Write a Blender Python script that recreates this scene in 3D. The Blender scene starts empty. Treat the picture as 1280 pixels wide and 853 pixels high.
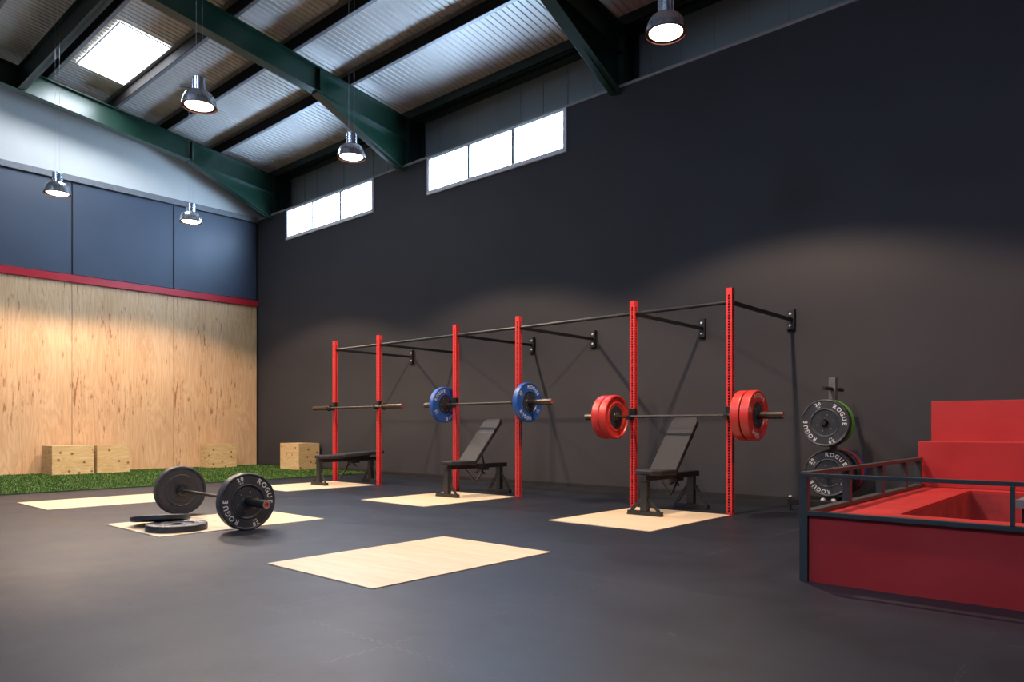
import bpy, bmesh, math, random
from mathutils import Vector, Matrix
random.seed(7)
PI = math.pi
sc = bpy.context.scene
col = sc.collection

# ------------------------------------------------------------------ materials
def mat(name, base=(.5,.5,.5), rough=.5, metal=0., spec=.5, var=0., vscale=6., bump=0., bscale=60., rvar=0.,
        emit=None, estr=0., stretch=None, coat=0.):
    m = bpy.data.materials.new(name); m.use_nodes = True
    nt = m.node_tree; N = nt.nodes; L = nt.links
    p = N['Principled BSDF']
    p.inputs['Base Color'].default_value = (*base, 1)
    p.inputs['Roughness'].default_value = rough
    p.inputs['Metallic'].default_value = metal
    p.inputs['Specular IOR Level'].default_value = spec
    p.inputs['Coat Weight'].default_value = coat
    if emit:
        p.inputs['Emission Color'].default_value = (*emit, 1)
        p.inputs['Emission Strength'].default_value = estr
    tc = N.new('ShaderNodeTexCoord')
    src = tc.outputs['Object']
    if stretch:
        mp = N.new('ShaderNodeMapping'); mp.inputs['Scale'].default_value = stretch
        L.new(src, mp.inputs['Vector']); src = mp.outputs['Vector']
    if var > 0 or rvar > 0:
        nz = N.new('ShaderNodeTexNoise'); nz.inputs['Scale'].default_value = vscale
        nz.inputs['Detail'].default_value = 6; nz.inputs['Roughness'].default_value = .6
        L.new(src, nz.inputs['Vector'])
        if var > 0:
            r = N.new('ShaderNodeValToRGB')
            r.color_ramp.elements[0].position = .3; r.color_ramp.elements[1].position = .7
            r.color_ramp.elements[0].color = (*[c*(1-var) for c in base], 1)
            r.color_ramp.elements[1].color = (*[min(1, c*(1+var)) for c in base], 1)
            L.new(nz.outputs['Fac'], r.inputs['Fac']); L.new(r.outputs['Color'], p.inputs['Base Color'])
        if rvar > 0:
            mr = N.new('ShaderNodeMapRange')
            mr.inputs['To Min'].default_value = max(0.02, rough-rvar); mr.inputs['To Max'].default_value = min(1, rough+rvar)
            mr.inputs['From Min'].default_value = .3; mr.inputs['From Max'].default_value = .7
            L.new(nz.outputs['Fac'], mr.inputs['Value']); L.new(mr.outputs['Result'], p.inputs['Roughness'])
    if bump > 0:
        nb = N.new('ShaderNodeTexNoise'); nb.inputs['Scale'].default_value = bscale; nb.inputs['Detail'].default_value = 4
        L.new(src, nb.inputs['Vector'])
        b = N.new('ShaderNodeBump'); b.inputs['Strength'].default_value = bump; b.inputs['Distance'].default_value = .004
        L.new(nb.outputs['Fac'], b.inputs['Height']); L.new(b.outputs['Normal'], p.inputs['Normal'])
    return m

def mathn(nt, op, a, b=None, c=None):
    n = nt.nodes.new('ShaderNodeMath'); n.operation = op
    for i, v in enumerate((a, b, c)):
        if v is None: continue
        if isinstance(v, (int, float)): n.inputs[i].default_value = v
        else: nt.links.new(v, n.inputs[i])
    return n.outputs[0]

def wood(name, light, dark, streak, grain_axis, scale=1., rough=.5, streak_amt=1., knots=0., kscale=3., spec=.4, wav=1.):
    """plywood veneer: long wavy grain, short dark streaks, optional knots; grain_axis 0/1/2 = axis along the grain"""
    m = bpy.data.materials.new(name); m.use_nodes = True
    nt = m.node_tree; N = nt.nodes; L = nt.links; p = N['Principled BSDF']
    p.inputs['Roughness'].default_value = rough; p.inputs['Specular IOR Level'].default_value = spec
    tc = N.new('ShaderNodeTexCoord')
    def mapped(s_long, s_cross, off=(0,0,0)):
        mp = N.new('ShaderNodeMapping'); v = [s_cross*scale]*3; v[grain_axis] = s_long*scale
        mp.inputs['Scale'].default_value = v; mp.inputs['Location'].default_value = off
        L.new(tc.outputs['Object'], mp.inputs['Vector']); return mp.outputs['Vector']
    a = N.new('ShaderNodeTexNoise'); a.inputs['Scale'].default_value = 1; a.inputs['Detail'].default_value = 5
    a.inputs['Distortion'].default_value = 1.2*wav
    L.new(mapped(.35, 3.), a.inputs['Vector'])
    f = N.new('ShaderNodeTexNoise'); f.inputs['Scale'].default_value = 1; f.inputs['Detail'].default_value = 6
    L.new(mapped(1.2, 60.), f.inputs['Vector'])
    # cathedral contour lines out of the broad noise
    w = mathn(nt, 'FRACT', mathn(nt, 'MULTIPLY', a.outputs['Fac'], 14.))
    w = mathn(nt, 'ABSOLUTE', mathn(nt, 'SUBTRACT', w, .5))
    g = mathn(nt, 'ADD', mathn(nt, 'MULTIPLY', w, .62), mathn(nt, 'MULTIPLY', f.outputs['Fac'], .68))
    r = N.new('ShaderNodeValToRGB'); r.color_ramp.elements[0].position = .25; r.color_ramp.elements[1].position = .72
    r.color_ramp.elements[0].color = (*dark, 1); r.color_ramp.elements[1].color = (*light, 1)
    L.new(g, r.inputs['Fac'])
    big = N.new('ShaderNodeTexNoise'); big.inputs['Scale'].default_value = 1; big.inputs['Detail'].default_value = 2
    L.new(mapped(.3, 1.3, (3.1, 1.7, 2.2)), big.inputs['Vector'])
    mx0 = N.new('ShaderNodeMix'); mx0.data_type = 'RGBA'; mx0.blend_type = 'MULTIPLY'
    rb = N.new('ShaderNodeValToRGB'); rb.color_ramp.elements[0].position = .3; rb.color_ramp.elements[1].position = .65
    rb.color_ramp.elements[0].color = (.86, .78, .70, 1); rb.color_ramp.elements[1].color = (1, 1, 1, 1)
    L.new(big.outputs['Fac'], rb.inputs['Fac'])
    mx0.inputs['Factor'].default_value = 1
    L.new(r.outputs['Color'], mx0.inputs['A']); L.new(rb.outputs['Color'], mx0.inputs['B'])
    s = N.new('ShaderNodeTexNoise'); s.inputs['Scale'].default_value = 1; s.inputs['Detail'].default_value = 4
    s.inputs['Roughness'].default_value = .65
    L.new(mapped(3.2, 26., (7.7, 4.2, 9.1)), s.inputs['Vector'])
    cl = N.new('ShaderNodeTexNoise'); cl.inputs['Scale'].default_value = 1; cl.inputs['Detail'].default_value = 1
    L.new(mapped(.7, 2.2, (1.3, 8.2, 4.4)), cl.inputs['Vector'])
    sv = mathn(nt, 'ADD', s.outputs['Fac'], mathn(nt, 'MULTIPLY', mathn(nt, 'SUBTRACT', cl.outputs['Fac'], .5), .35))
    rs = N.new('ShaderNodeMapRange'); rs.inputs['From Min'].default_value = .615; rs.inputs['From Max'].default_value = .70
    rs.inputs['To Max'].default_value = .85*streak_amt
    L.new(sv, rs.inputs['Value'])
    mx = N.new('ShaderNodeMix'); mx.data_type = 'RGBA'
    L.new(rs.outputs['Result'], mx.inputs['Factor']); L.new(mx0.outputs['Result'], mx.inputs['A'])
    mx.inputs['B'].default_value = (*streak, 1)
    out = mx.outputs['Result']
    if knots > 0:
        sp_ = N.new('ShaderNodeSeparateXYZ'); L.new(tc.outputs['Object'], sp_.inputs[0])
        oi = N.new('ShaderNodeObjectInfo'); off = mathn(nt, 'MULTIPLY', oi.outputs['Random'], 37.)
        cb = N.new('ShaderNodeCombineXYZ')
        L.new(mathn(nt, 'ADD', sp_.outputs[grain_axis], off), cb.inputs[0]); L.new(mathn(nt, 'ADD', sp_.outputs[2], off), cb.inputs[1])
        v = N.new('ShaderNodeTexVoronoi'); v.voronoi_dimensions = '2D'; v.inputs['Scale'].default_value = kscale; v.inputs['Randomness'].default_value = 1
        L.new(cb.outputs[0], v.inputs['Vector'])
        kr = N.new('ShaderNodeMapRange'); kr.inputs['From Min'].default_value = knots; kr.inputs['From Max'].default_value = knots*.45
        kr.inputs['To Max'].default_value = .9
        L.new(v.outputs['Distance'], kr.inputs['Value'])
        sc_ = N.new('ShaderNodeSeparateColor'); L.new(v.outputs['Color'], sc_.inputs[0])
        keep = mathn(nt, 'MULTIPLY', kr.outputs['Result'], mathn(nt, 'GREATER_THAN', sc_.outputs[0], .45))
        mk = N.new('ShaderNodeMix'); mk.data_type = 'RGBA'
        L.new(keep, mk.inputs['Factor']); L.new(out, mk.inputs['A'])
        mk.inputs['B'].default_value = (streak[0]*.5, streak[1]*.45, streak[2]*.45, 1)
        out = mk.outputs['Result']
    L.new(out, p.inputs['Base Color'])
    return m

def rubber_floor():
    m = bpy.data.materials.new('rubber_floor'); m.use_nodes = True
    nt = m.node_tree; N = nt.nodes; L = nt.links; p = N['Principled BSDF']
    tc = N.new('ShaderNodeTexCoord'); sx = N.new('ShaderNodeSeparateXYZ'); L.new(tc.outputs['Object'], sx.inputs[0])
    X, Y = sx.outputs['X'], sx.outputs['Y']
    def seam(u, v, off, pitch):
        # distance to the tile edge running along v, with a small puzzle zig-zag
        zig = mathn(nt, 'MULTIPLY', mathn(nt, 'SIGN', mathn(nt, 'SINE', mathn(nt, 'MULTIPLY', v, 2*PI/.055))), .007)
        q = mathn(nt, 'ADD', mathn(nt, 'SUBTRACT', u, off), zig)
        f = mathn(nt, 'FRACT', mathn(nt, 'ADD', mathn(nt, 'DIVIDE', q, pitch), .5))
        return mathn(nt, 'MULTIPLY', mathn(nt, 'ABSOLUTE', mathn(nt, 'SUBTRACT', f, .5)), pitch)
    d = mathn(nt, 'MINIMUM', seam(X, Y, 12.86, .8255), seam(Y, X, -4.62, .765))
    line = N.new('ShaderNodeMapRange'); line.inputs['From Min'].default_value = .0045; line.inputs['From Max'].default_value = .0015
    L.new(d, line.inputs['Value'])
    wear = N.new('ShaderNodeTexNoise'); wear.inputs['Scale'].default_value = .8; wear.inputs['Detail'].default_value = 5
    L.new(tc.outputs['Object'], wear.inputs['Vector'])
    wr = N.new('ShaderNodeMapRange'); wr.inputs['From Min'].default_value = .42; wr.inputs['From Max'].default_value = .66
    L.new(wear.outputs['Fac'], wr.inputs['Value'])
    nz = N.new('ShaderNodeTexNoise'); nz.inputs['Scale'].default_value = 1.6; nz.inputs['Detail'].default_value = 8; nz.inputs['Roughness'].default_value = .65
    L.new(tc.outputs['Object'], nz.inputs['Vector'])
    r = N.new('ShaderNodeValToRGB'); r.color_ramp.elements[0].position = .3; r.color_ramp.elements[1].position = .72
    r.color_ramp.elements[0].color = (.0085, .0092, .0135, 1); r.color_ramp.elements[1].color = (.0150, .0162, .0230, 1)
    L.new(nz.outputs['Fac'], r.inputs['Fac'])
    # fine speckle and chalk dust
    sp = N.new('ShaderNodeTexNoise'); sp.inputs['Scale'].default_value = 95; sp.inputs['Detail'].default_value = 2
    L.new(tc.outputs['Object'], sp.inputs['Vector'])
    spr = N.new('ShaderNodeMapRange'); spr.inputs['From Min'].default_value = .66; spr.inputs['From Max'].default_value = .74; spr.inputs['To Max'].default_value = .5
    L.new(sp.outputs['Fac'], spr.inputs['Value'])
    mx = N.new('ShaderNodeMix'); mx.data_type = 'RGBA'
    L.new(spr.outputs['Result'], mx.inputs['Factor']); L.new(r.outputs['Color'], mx.inputs['A']); mx.inputs['B'].default_value = (.075, .075, .08, 1)
    ch = N.new('ShaderNodeTexNoise'); ch.inputs['Scale'].default_value = 9; ch.inputs['Detail'].default_value = 5
    cm = N.new('ShaderNodeMapping'); cm.inputs['Scale'].default_value = (.7, 1.6, 1); L.new(tc.outputs['Object'], cm.inputs['Vector']); L.new(cm.outputs['Vector'], ch.inputs['Vector'])
    chr_ = N.new('ShaderNodeMapRange'); chr_.inputs['From Min'].default_value = .73; chr_.inputs['From Max'].default_value = .82; chr_.inputs['To Max'].default_value = .5
    L.new(ch.outputs['Fac'], chr_.inputs['Value'])
    mx2 = N.new('ShaderNodeMix'); mx2.data_type = 'RGBA'
    L.new(chr_.outputs['Result'], mx2.inputs['Factor']); L.new(mx.outputs['Result'], mx2.inputs['A']); mx2.inputs['B'].default_value = (.22, .22, .23, 1)
    mx3 = N.new('ShaderNodeMix'); mx3.data_type = 'RGBA'
    L.new(mathn(nt, 'MULTIPLY', mathn(nt, 'MULTIPLY', line.outputs['Result'], wr.outputs['Result']), .55), mx3.inputs['Factor'])
    L.new(mx2.outputs['Result'], mx3.inputs['A']); 
    dk = N.new('ShaderNodeMapRange'); dk.inputs['From Min'].default_value = .50; dk.inputs['From Max'].default_value = .58
    dn = N.new('ShaderNodeTexNoise'); dn.inputs['Scale'].default_value = 2.3; L.new(tc.outputs['Object'], dn.inputs['Vector']); L.new(dn.outputs['Fac'], dk.inputs['Value'])
    mxl = N.new('ShaderNodeMix'); mxl.data_type = 'RGBA'; mxl.inputs['A'].default_value = (.10, .10, .11, 1); mxl.inputs['B'].default_value = (.001, .001, .001, 1)
    L.new(dk.outputs['Result'], mxl.inputs['Factor']); L.new(mxl.outputs['Result'], mx3.inputs['B'])
    L.new(mx3.outputs['Result'], p.inputs['Base Color'])
    rr = N.new('ShaderNodeMapRange'); rr.inputs['From Min'].default_value = .3; rr.inputs['From Max'].default_value = .7
    rr.inputs['To Min'].default_value = .42; rr.inputs['To Max'].default_value = .53
    L.new(nz.outputs['Fac'], rr.inputs['Value']); L.new(rr.outputs['Result'], p.inputs['Roughness'])
    p.inputs['Specular IOR Level'].default_value = .42; p.inputs['Specular Tint'].default_value = (.55, .72, 1, 1)  # blue tint puts cool light into the colour of the floor sheen
    bn = N.new('ShaderNodeTexNoise'); bn.inputs['Scale'].default_value = 220; L.new(tc.outputs['Object'], bn.inputs['Vector'])
    h = mathn(nt, 'SUBTRACT', mathn(nt, 'MULTIPLY', bn.outputs['Fac'], .35), mathn(nt, 'MULTIPLY', line.outputs['Result'], .8))
    b = N.new('ShaderNodeBump'); b.inputs['Strength'].default_value = .12; b.inputs['Distance'].default_value = .003
    L.new(h, b.inputs['Height']); L.new(b.outputs['Normal'], p.inputs['Normal'])
    return m

def emitter(name, c, s):
    m = bpy.data.materials.new(name); m.use_nodes = True
    nt = m.node_tree; nt.nodes.remove(nt.nodes['Principled BSDF'])
    e = nt.nodes.new('ShaderNodeEmission'); e.inputs['Color'].default_value = (*c, 1); e.inputs['Strength'].default_value = s
    nt.links.new(e.outputs[0], nt.nodes['Material Output'].inputs['Surface'])
    return m

M = {}
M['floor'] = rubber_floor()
M['wall_dark'] = mat('charcoal_wall_paint', (.036,.0345,.0405), .62, spec=.35, var=.12, vscale=.7, bump=.12, bscale=25)
M['wall_light'] = mat('white_wall_panel', (.60,.585,.555), .6, var=.05, vscale=1.2)
M['wall_grey'] = mat('grey_cladding', (.24,.245,.24), .6, var=.06, vscale=1.2)
M['wall_back_base'] = mat('dark_backing', (.012,.013,.016), .7)
M['panel_black'] = mat('blue_black_panel', (.042,.057,.094), .50, spec=.6, var=.15, vscale=1.3, rvar=.05, bump=.08, bscale=12)
M['trim_grey'] = mat('grey_metal_trim', (.17,.17,.185), .55, metal=.1, var=.2, vscale=20, bump=.2, bscale=80)
M['trim_ledge'] = mat('pale_ledge_trim', (.30,.285,.28), .6, var=.08)
M['trim_red'] = mat('red_metal_strip', (.50,.02,.035), .32, var=.06, vscale=30, bump=.1, bscale=60)
M['trim_black'] = mat('black_corner_trim', (.012,.012,.013), .5)
M['ply_wall'] = wood('birch_plywood_wall', (.80,.54,.32), (.64,.385,.21), (.27,.085,.035), 2, 1., rough=.42, streak_amt=1.)
M['ply_box_y'] = wood('pine_plywood', (.75,.56,.30), (.56,.37,.16), (.30,.13,.04), 1, 1.6, rough=.55, streak_amt=.35, knots=.16, kscale=6.0)
M['ply_box_x'] = wood('pine_plywood_side', (.73,.55,.31), (.52,.34,.16), (.30,.13,.04), 0, 1.6, rough=.55, streak_amt=.35, knots=.15, kscale=6.0)
M['ply_edge'] = mat('plywood_edge', (.46,.30,.16), .7, var=.3, vscale=8, stretch=(1,1,40))
M['ply_deck'] = wood('lifting_platform_wood', (.80,.66,.47), (.70,.55,.37), (.60,.42,.25), 0, .8, rough=.42, streak_amt=.3, wav=.6)
M['turf_base'] = mat('turf_backing', (.035,.075,.014), .95, var=.3, vscale=20)
M['turf_a'] = mat('turf_blade', (.045,.110,.016), .85, spec=.15, var=.35, vscale=2.5)
M['turf_b'] = mat('turf_blade_pale', (.20,.28,.09), .85, spec=.15, var=.25, vscale=3)
M['roof'] = mat('grey_roof_sheet', (.54,.51,.485), .48, metal=.15, var=.07, vscale=1.5, rvar=.08)
M['purlin'] = mat('shaded_purlin_web', (.020,.017,.016), .85, spec=.06, var=.25, vscale=14, rvar=.1)  # web darkened for its shade, same galvanised piece as the lip
M['purlin_lip'] = mat('galvanised_purlin_lip', (.20,.19,.20), .42, metal=.3, var=.2, vscale=14)
M['green'] = mat('dark_green_steel', (.008,.036,.022), .30, spec=.55, var=.2, vscale=7, bump=.15, bscale=70)
M['green_dark'] = mat('black_green_steel', (.008,.022,.017), .42, var=.2, vscale=7)
M['window_frame'] = mat('grey_window_frame', (.78,.78,.84), .45, var=.04)
M['mullion'] = mat('window_mullion', (.22,.23,.24), .5)
M['pane'] = emitter('daylit_glass', (.47,.70,1.0), 40.0)
M['pane_fill'] = emitter('added_fill_glass', (.62,.78,1.0), 1.0)
M['skylight'] = emitter('daylit_rooflight', (.80,.90,1.0), 44.0)
M['skylight_fill'] = emitter('added_fill_rooflight', (.50,.70,1.0), 26.0)
M['upstand'] = mat('white_rooflight_upstand', (.78,.78,.80), .7, var=.03)
M['sky_frame'] = mat('rooflight_frame', (.34,.34,.40), .5)
M['red_paint'] = mat('red_powder_coat', (.62,.034,.036), .40, spec=.5, var=.05, vscale=20)
M['black_metal'] = mat('black_powder_coat', (.012,.012,.013), .42, var=.15, vscale=25, bump=.1, bscale=200)
M['char_metal'] = mat('charcoal_powder_coat', (.020,.021,.024), .45, var=.15, vscale=25, bump=.1, bscale=200)
M['bolt'] = mat('zinc_bolt', (.85,.85,.86), .35, metal=.3, var=.05, vscale=30)
M['dull_cap'] = mat('grey_cap_nut', (.36,.36,.40), .4, metal=.3, var=.05)
M['plate_bolt'] = mat('dull_plate_bolt', (.30,.30,.32), .4, metal=.5, var=.1, vscale=30)
M['bar_steel'] = mat('black_oxide_steel', (.075,.066,.060), .36, metal=.6, var=.1, vscale=4)
M['sleeve'] = mat('bronze_sleeve_steel', (.075,.056,.042), .34, metal=.6, var=.1, vscale=40, stretch=(40,1,1))
M['chrome_sleeve'] = mat('dark_zinc_sleeve', (.055,.052,.050), .33, metal=.8, var=.2, vscale=40)
M['cap_red'] = mat('red_end_cap', (.55,.03,.035), .35, var=.1, vscale=60)
M['cap_ring'] = mat('grey_snap_ring', (.35,.36,.40), .3, metal=.8)
M['rubber_black'] = mat('black_bumper_rubber', (.032,.036,.046), .42, spec=.5, var=.2, vscale=18, bump=.1, bscale=220, rvar=.07)
M['rubber_red'] = mat('red_bumper_rubber', (.55,.035,.030), .36, var=.08, vscale=18, bump=.08, bscale=200)
M['rubber_blue'] = mat('blue_bumper_rubber', (.018,.085,.34), .36, var=.08, vscale=18, bump=.08, bscale=200)
M['rubber_green'] = mat('green_bumper_rubber', (.10,.42,.03), .4, var=.08, vscale=18, bump=.08, bscale=200)
M['hub_dark'] = mat('dark_steel_hub', (.027,.031,.040), .40, spec=.5, var=.15, vscale=25)
M['hub_grey'] = mat('grey_steel_hub', (.050,.052,.062), .36, metal=.4, var=.25, vscale=35)
M['letter'] = mat('white_lettering', (.66,.67,.70), .5, var=.12, vscale=60)
M['pad'] = mat('black_bench_vinyl', (.022,.022,.026), .60, spec=.35, var=.2, vscale=50, bump=.35, bscale=130)
M['pad_side'] = mat('black_bench_vinyl_smooth', (.014,.014,.016), .40, var=.15, vscale=30)
M['shade'] = mat('brushed_aluminium', (.70,.72,.78), .22, metal=.85, var=.10, vscale=3, stretch=(30,30,.4))
M['shade_in'] = mat('copper_brown_lining', (.035,.012,.009), .5)
M['lamp_rim'] = mat('copper_rim', (.13,.035,.022), .4, metal=.3)
M['lens'] = emitter('lit_lamp_lens', (1.0,.93,.80), 9.0)
M['wire'] = mat('steel_wire', (.40,.40,.42), .4, metal=.6)
M['pit_red'] = mat('red_painted_board', (.46,.026,.026), .46, var=.10, vscale=3, rvar=.1, bump=.12, bscale=30)
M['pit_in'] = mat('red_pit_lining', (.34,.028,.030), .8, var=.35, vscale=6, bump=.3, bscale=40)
M['rail'] = mat('slate_grey_steel', (.046,.047,.050), .42, var=.1, vscale=20)
M['bench_top'] = mat('grey_felt_top', (.12,.12,.125), .9, var=.3, vscale=90)
M['bench_edge'] = mat('pale_bench_edge', (.22,.19,.18), .5)
M['tree_post'] = mat('grey_steel_post', (.16,.16,.165), .38, metal=.4, var=.2, vscale=25)

# ------------------------------------------------------------------ mesh helpers
class MB:
    def __init__(s): s.bm = bmesh.new()
    def add(s, other, mtx=None):
        me = bpy.data.meshes.new('tmp'); other.to_mesh(me); other.free()
        if mtx is not None: me.transform(mtx)
        s.bm.from_mesh(me); bpy.data.meshes.remove(me); return s
    def box(s, x0, x1, y0, y1, z0, z1, bev=0., mtx=None, seg=2):
        b = bmesh.new(); bmesh.ops.create_cube(b, size=1)
        for v in b.verts:
            v.co = Vector(((x0+x1)/2+v.co.x*(x1-x0), (y0+y1)/2+v.co.y*(y1-y0), (z0+z1)/2+v.co.z*(z1-z0)))
        if bev > 0: bmesh.ops.bevel(b, geom=b.edges[:], offset=bev, segments=seg, affect='EDGES', profile=.5)
        return s.add(b, mtx)
    def beam(s, a, b_, w, h, bev=0., up=(0,0,1), ext=0.):
        """rectangular bar from a to b, width w (sideways) and height h (towards up)"""
        a, b_ = Vector(a), Vector(b_); d = b_-a; ln = d.length; d.normalize()
        u = Vector(up); u = u-d*u.dot(d)
        if u.length < 1e-5: u = Vector((1,0,0)); u = u-d*u.dot(d)
        u.normalize(); r = d.cross(u)
        m = Matrix(((d.x, r.x, u.x, a.x), (d.y, r.y, u.y, a.y), (d.z, r.z, u.z, a.z), (0,0,0,1)))
        return s.box(-ext, ln+ext, -w/2, w/2, -h/2, h/2, bev, m)
    def cyl(s, a, b_, r, seg=24, r2=None, bev=0.):
        a, b_ = Vector(a), Vector(b_); d = b_-a; ln = d.length
        b = bmesh.new(); bmesh.ops.create_cone(b, cap_ends=True, segments=seg, radius1=r, radius2=r if r2 is None else r2, depth=ln)
        if bev > 0:
            es = [e for e in b.edges if abs(e.verts[0].co.z-e.verts[1].co.z) < 1e-6]
            bmesh.ops.bevel(b, geom=es, offset=bev, segments=2, affect='EDGES', profile=.5)
        q = Vector((0,0,1)).rotation_difference(d.normalized()).to_matrix().to_4x4()
        return s.add(b, Matrix.Translation((a+b_)/2) @ q)
    def tube(s, pts, r, seg=12):
        pts = [Vector(p) for p in pts]; bm = s.bm; rings = []
        n = len(pts); ref = Vector((.13,.27,.95))
        for i, p in enumerate(pts):
            t = (pts[min(i+1,n-1)]-pts[max(i-1,0)]).normalized()
            x = ref-t*ref.dot(t)
            if x.length < 1e-4: x = Vector((1,0,0))
            x.normalize(); y = t.cross(x)
            rings.append([bm.verts.new(p+(x*math.cos(2*PI*k/seg)+y*math.sin(2*PI*k/seg))*r) for k in range(seg)])
        for a, b in zip(rings, rings[1:]):
            for k in range(seg): bm.faces.new((a[k], a[(k+1)%seg], b[(k+1)%seg], b[k]))
        bm.faces.new(rings[0][::-1]); bm.faces.new(rings[-1]); return s
    def lathe(s, prof, seg=64, mtx=None, closed=False):
        """prof: list of (r, z) swept round Z; closed joins last to first"""
        b = bmesh.new(); rings = []
        for r, z in prof:
            if r < 1e-6: rings.append([b.verts.new((0,0,z))])
            else: rings.append([b.verts.new((r*math.cos(2*PI*k/seg), r*math.sin(2*PI*k/seg), z)) for k in range(seg)])
        pairs = list(zip(rings, rings[1:])) + ([(rings[-1], rings[0])] if closed else [])
        for a, c in pairs:
            for k in range(seg):
                k2 = (k+1) % seg
                if len(a) == 1 and len(c) == 1: continue
                if len(a) == 1: b.faces.new((a[0], c[k2], c[k]))
                elif len(c) == 1: b.faces.new((a[k], a[k2], c[0]))
                else: b.faces.new((a[k], a[k2], c[k2], c[k]))
        return s.add(b, mtx)
    def prism(s, poly, axis, lo, hi, mtx=None):
        """polygon in the two remaining axes, extruded along axis from lo to hi"""
        b = bmesh.new(); ax = [i for i in range(3) if i != axis]
        def V(p, t):
            c = [0,0,0]; c[ax[0]], c[ax[1]], c[axis] = p[0], p[1], t; return b.verts.new(c)
        A = [V(p, lo) for p in poly]; B = [V(p, hi) for p in poly]; n = len(poly)
        b.faces.new(A[::-1]); b.faces.new(B)
        for k in range(n): b.faces.new((A[k], A[(k+1)%n], B[(k+1)%n], B[k]))
        return s.add(b, mtx)
    def build(s, name, m, parent=None, loc=(0,0,0), smooth=True, rot=None, angle=35):
        bmesh.ops.recalc_face_normals(s.bm, faces=s.bm.faces[:])
        me = bpy.data.meshes.new(name); s.bm.to_mesh(me); s.bm.free()
        for mm in (m if isinstance(m, (list, tuple)) else [m]): me.materials.append(mm)
        if smooth:
            me.polygons.foreach_set('use_smooth', [True]*len(me.polygons))
            me.set_sharp_from_angle(angle=math.radians(angle))
        o = bpy.data.objects.new(name, me); col.objects.link(o)
        if smooth:
            wn = o.modifiers.new('even_shading', 'WEIGHTED_NORMAL'); wn.keep_sharp = True; wn.weight = 80
        o.location = loc
        if rot: o.rotation_euler = rot
        if parent: o.parent = parent
        return o

def tag(o, label=None, cat=None, group=None, kind=None):
    if label: o['label'] = label
    if cat: o['category'] = cat
    if group: o['group'] = group
    if kind: o['kind'] = kind
    return o
def empty(name, loc, rz=0., label=None, cat=None, group=None, kind=None):
    o = bpy.data.objects.new(name, None); col.objects.link(o); o.empty_display_size = .1
    o.location = loc; o.rotation_euler = (0,0,rz)
    return tag(o, label, cat, group, kind)
def copy_tree(o, parent=None):
    c = o.copy(); col.objects.link(c)
    if parent: c.parent = parent
    for ch in KIDS.get(o.name, []): copy_tree(ch, c)
    return c
KIDS = {}
def index_kids(o):
    KIDS[o.name] = [x for x in bpy.data.objects if x.parent == o]
    for ch in KIDS[o.name]: index_kids(ch)

# ------------------------------------------------------------------ setting
XF, YL = 20., -14.4          # far end of the hall behind the camera, opposite long wall
RIDGE = -7.2
def roof_z(y, base=6.15):    # underside of the roof sheet
    return base-.135*y if y >= RIDGE else base-.135*RIDGE+.135*(y-RIDGE)

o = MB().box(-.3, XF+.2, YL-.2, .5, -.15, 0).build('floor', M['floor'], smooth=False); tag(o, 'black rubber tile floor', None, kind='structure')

# long dark wall with two clerestory openings (x0, x1)
W1, W2 = (5.34, 8.164), (1.122, 3.94)
ZB, ZT = 4.548, 5.155
b = MB()
b.box(0, XF, 0, .06, 0, ZB)
for x0, x1 in ((0, W2[0]), (W2[1], W1[0]), (W1[1], XF)): b.box(x0, x1, 0, .06, ZB, 5.15)
o = b.build('wall_right', M['wall_dark'], smooth=False); tag(o, 'long charcoal wall', kind='structure')
b = MB().box(-.1, XF, .42, .5, 0, 6.25)
for k in range(0, 46):       # shallow vertical laps of the cladding sheets
    b.box(.2+k*.45, .215+k*.45, .413, .42, 5.1, 6.2)
o = b.build('wall_right_upper', M['wall_grey'], smooth=False); tag(o, 'grey cladding above the long dark wall', kind='structure')
b = MB()
for x0, x1 in ((0, W2[0]), (W2[1], W1[0]), (W1[1], XF)): b.box(x0, x1, -.012, .07, 5.15, 5.186)
for x0, x1 in (W1, W2): b.box(x0, x1, -.012, .07, 5.158, 5.186)
o = b.build('trim_1', M['trim_ledge'], smooth=False); tag(o, 'pale ledge trim along the top of the dark wall', kind='structure')
o = MB().box(.03, 12.75, -.012, 0, 0, .05).build('baseboard_right', M['trim_black'], smooth=False); tag(o, kind='structure')

def clerestory(idx, x0, x1, label):
    r = empty('window_%d' % idx, ((x0+x1)/2, 0, ZB), kind='structure'); r['label'] = label
    w = (x1-x0)/2; h = ZT-ZB; f = .055
    b = MB()
    b.box(-w, w, -.03, .075, 0, .062, .004); b.box(-w, w, -.02, .075, h-.045, h, .004)
    b.box(-w, -w+f, -.02, .075, .062, h-.045, .004); b.box(w-f, w, -.02, .075, .062, h-.045, .004)
    b.build('window_frame', M['window_frame'], r)
    pw = (2*w-2*f)/3
    b = MB().box(-w+.01, w-.01, .05, .07, .03, h-.02).build('pane_light_stop', M['wall_back_base'], r, smooth=False)  # added board, keeps pane light off the cladding behind
    for k in (1, 2): MB().box(-w+f+k*pw-.024, -w+f+k*pw+.024, -.03, .046, .06, h-.04, .003).build('mullion', M['mullion'], r)
    for k in range(3):
        MB().box(-w+f+k*pw+.015, -w+f+(k+1)*pw-.015, .035, .045, .062, h-.045).build('pane', M['pane'], r, smooth=False)
clerestory(1, *W1, 'three pane high window nearer the camera')
clerestory(2, *W2, 'three pane high window nearer the back wall')

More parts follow.
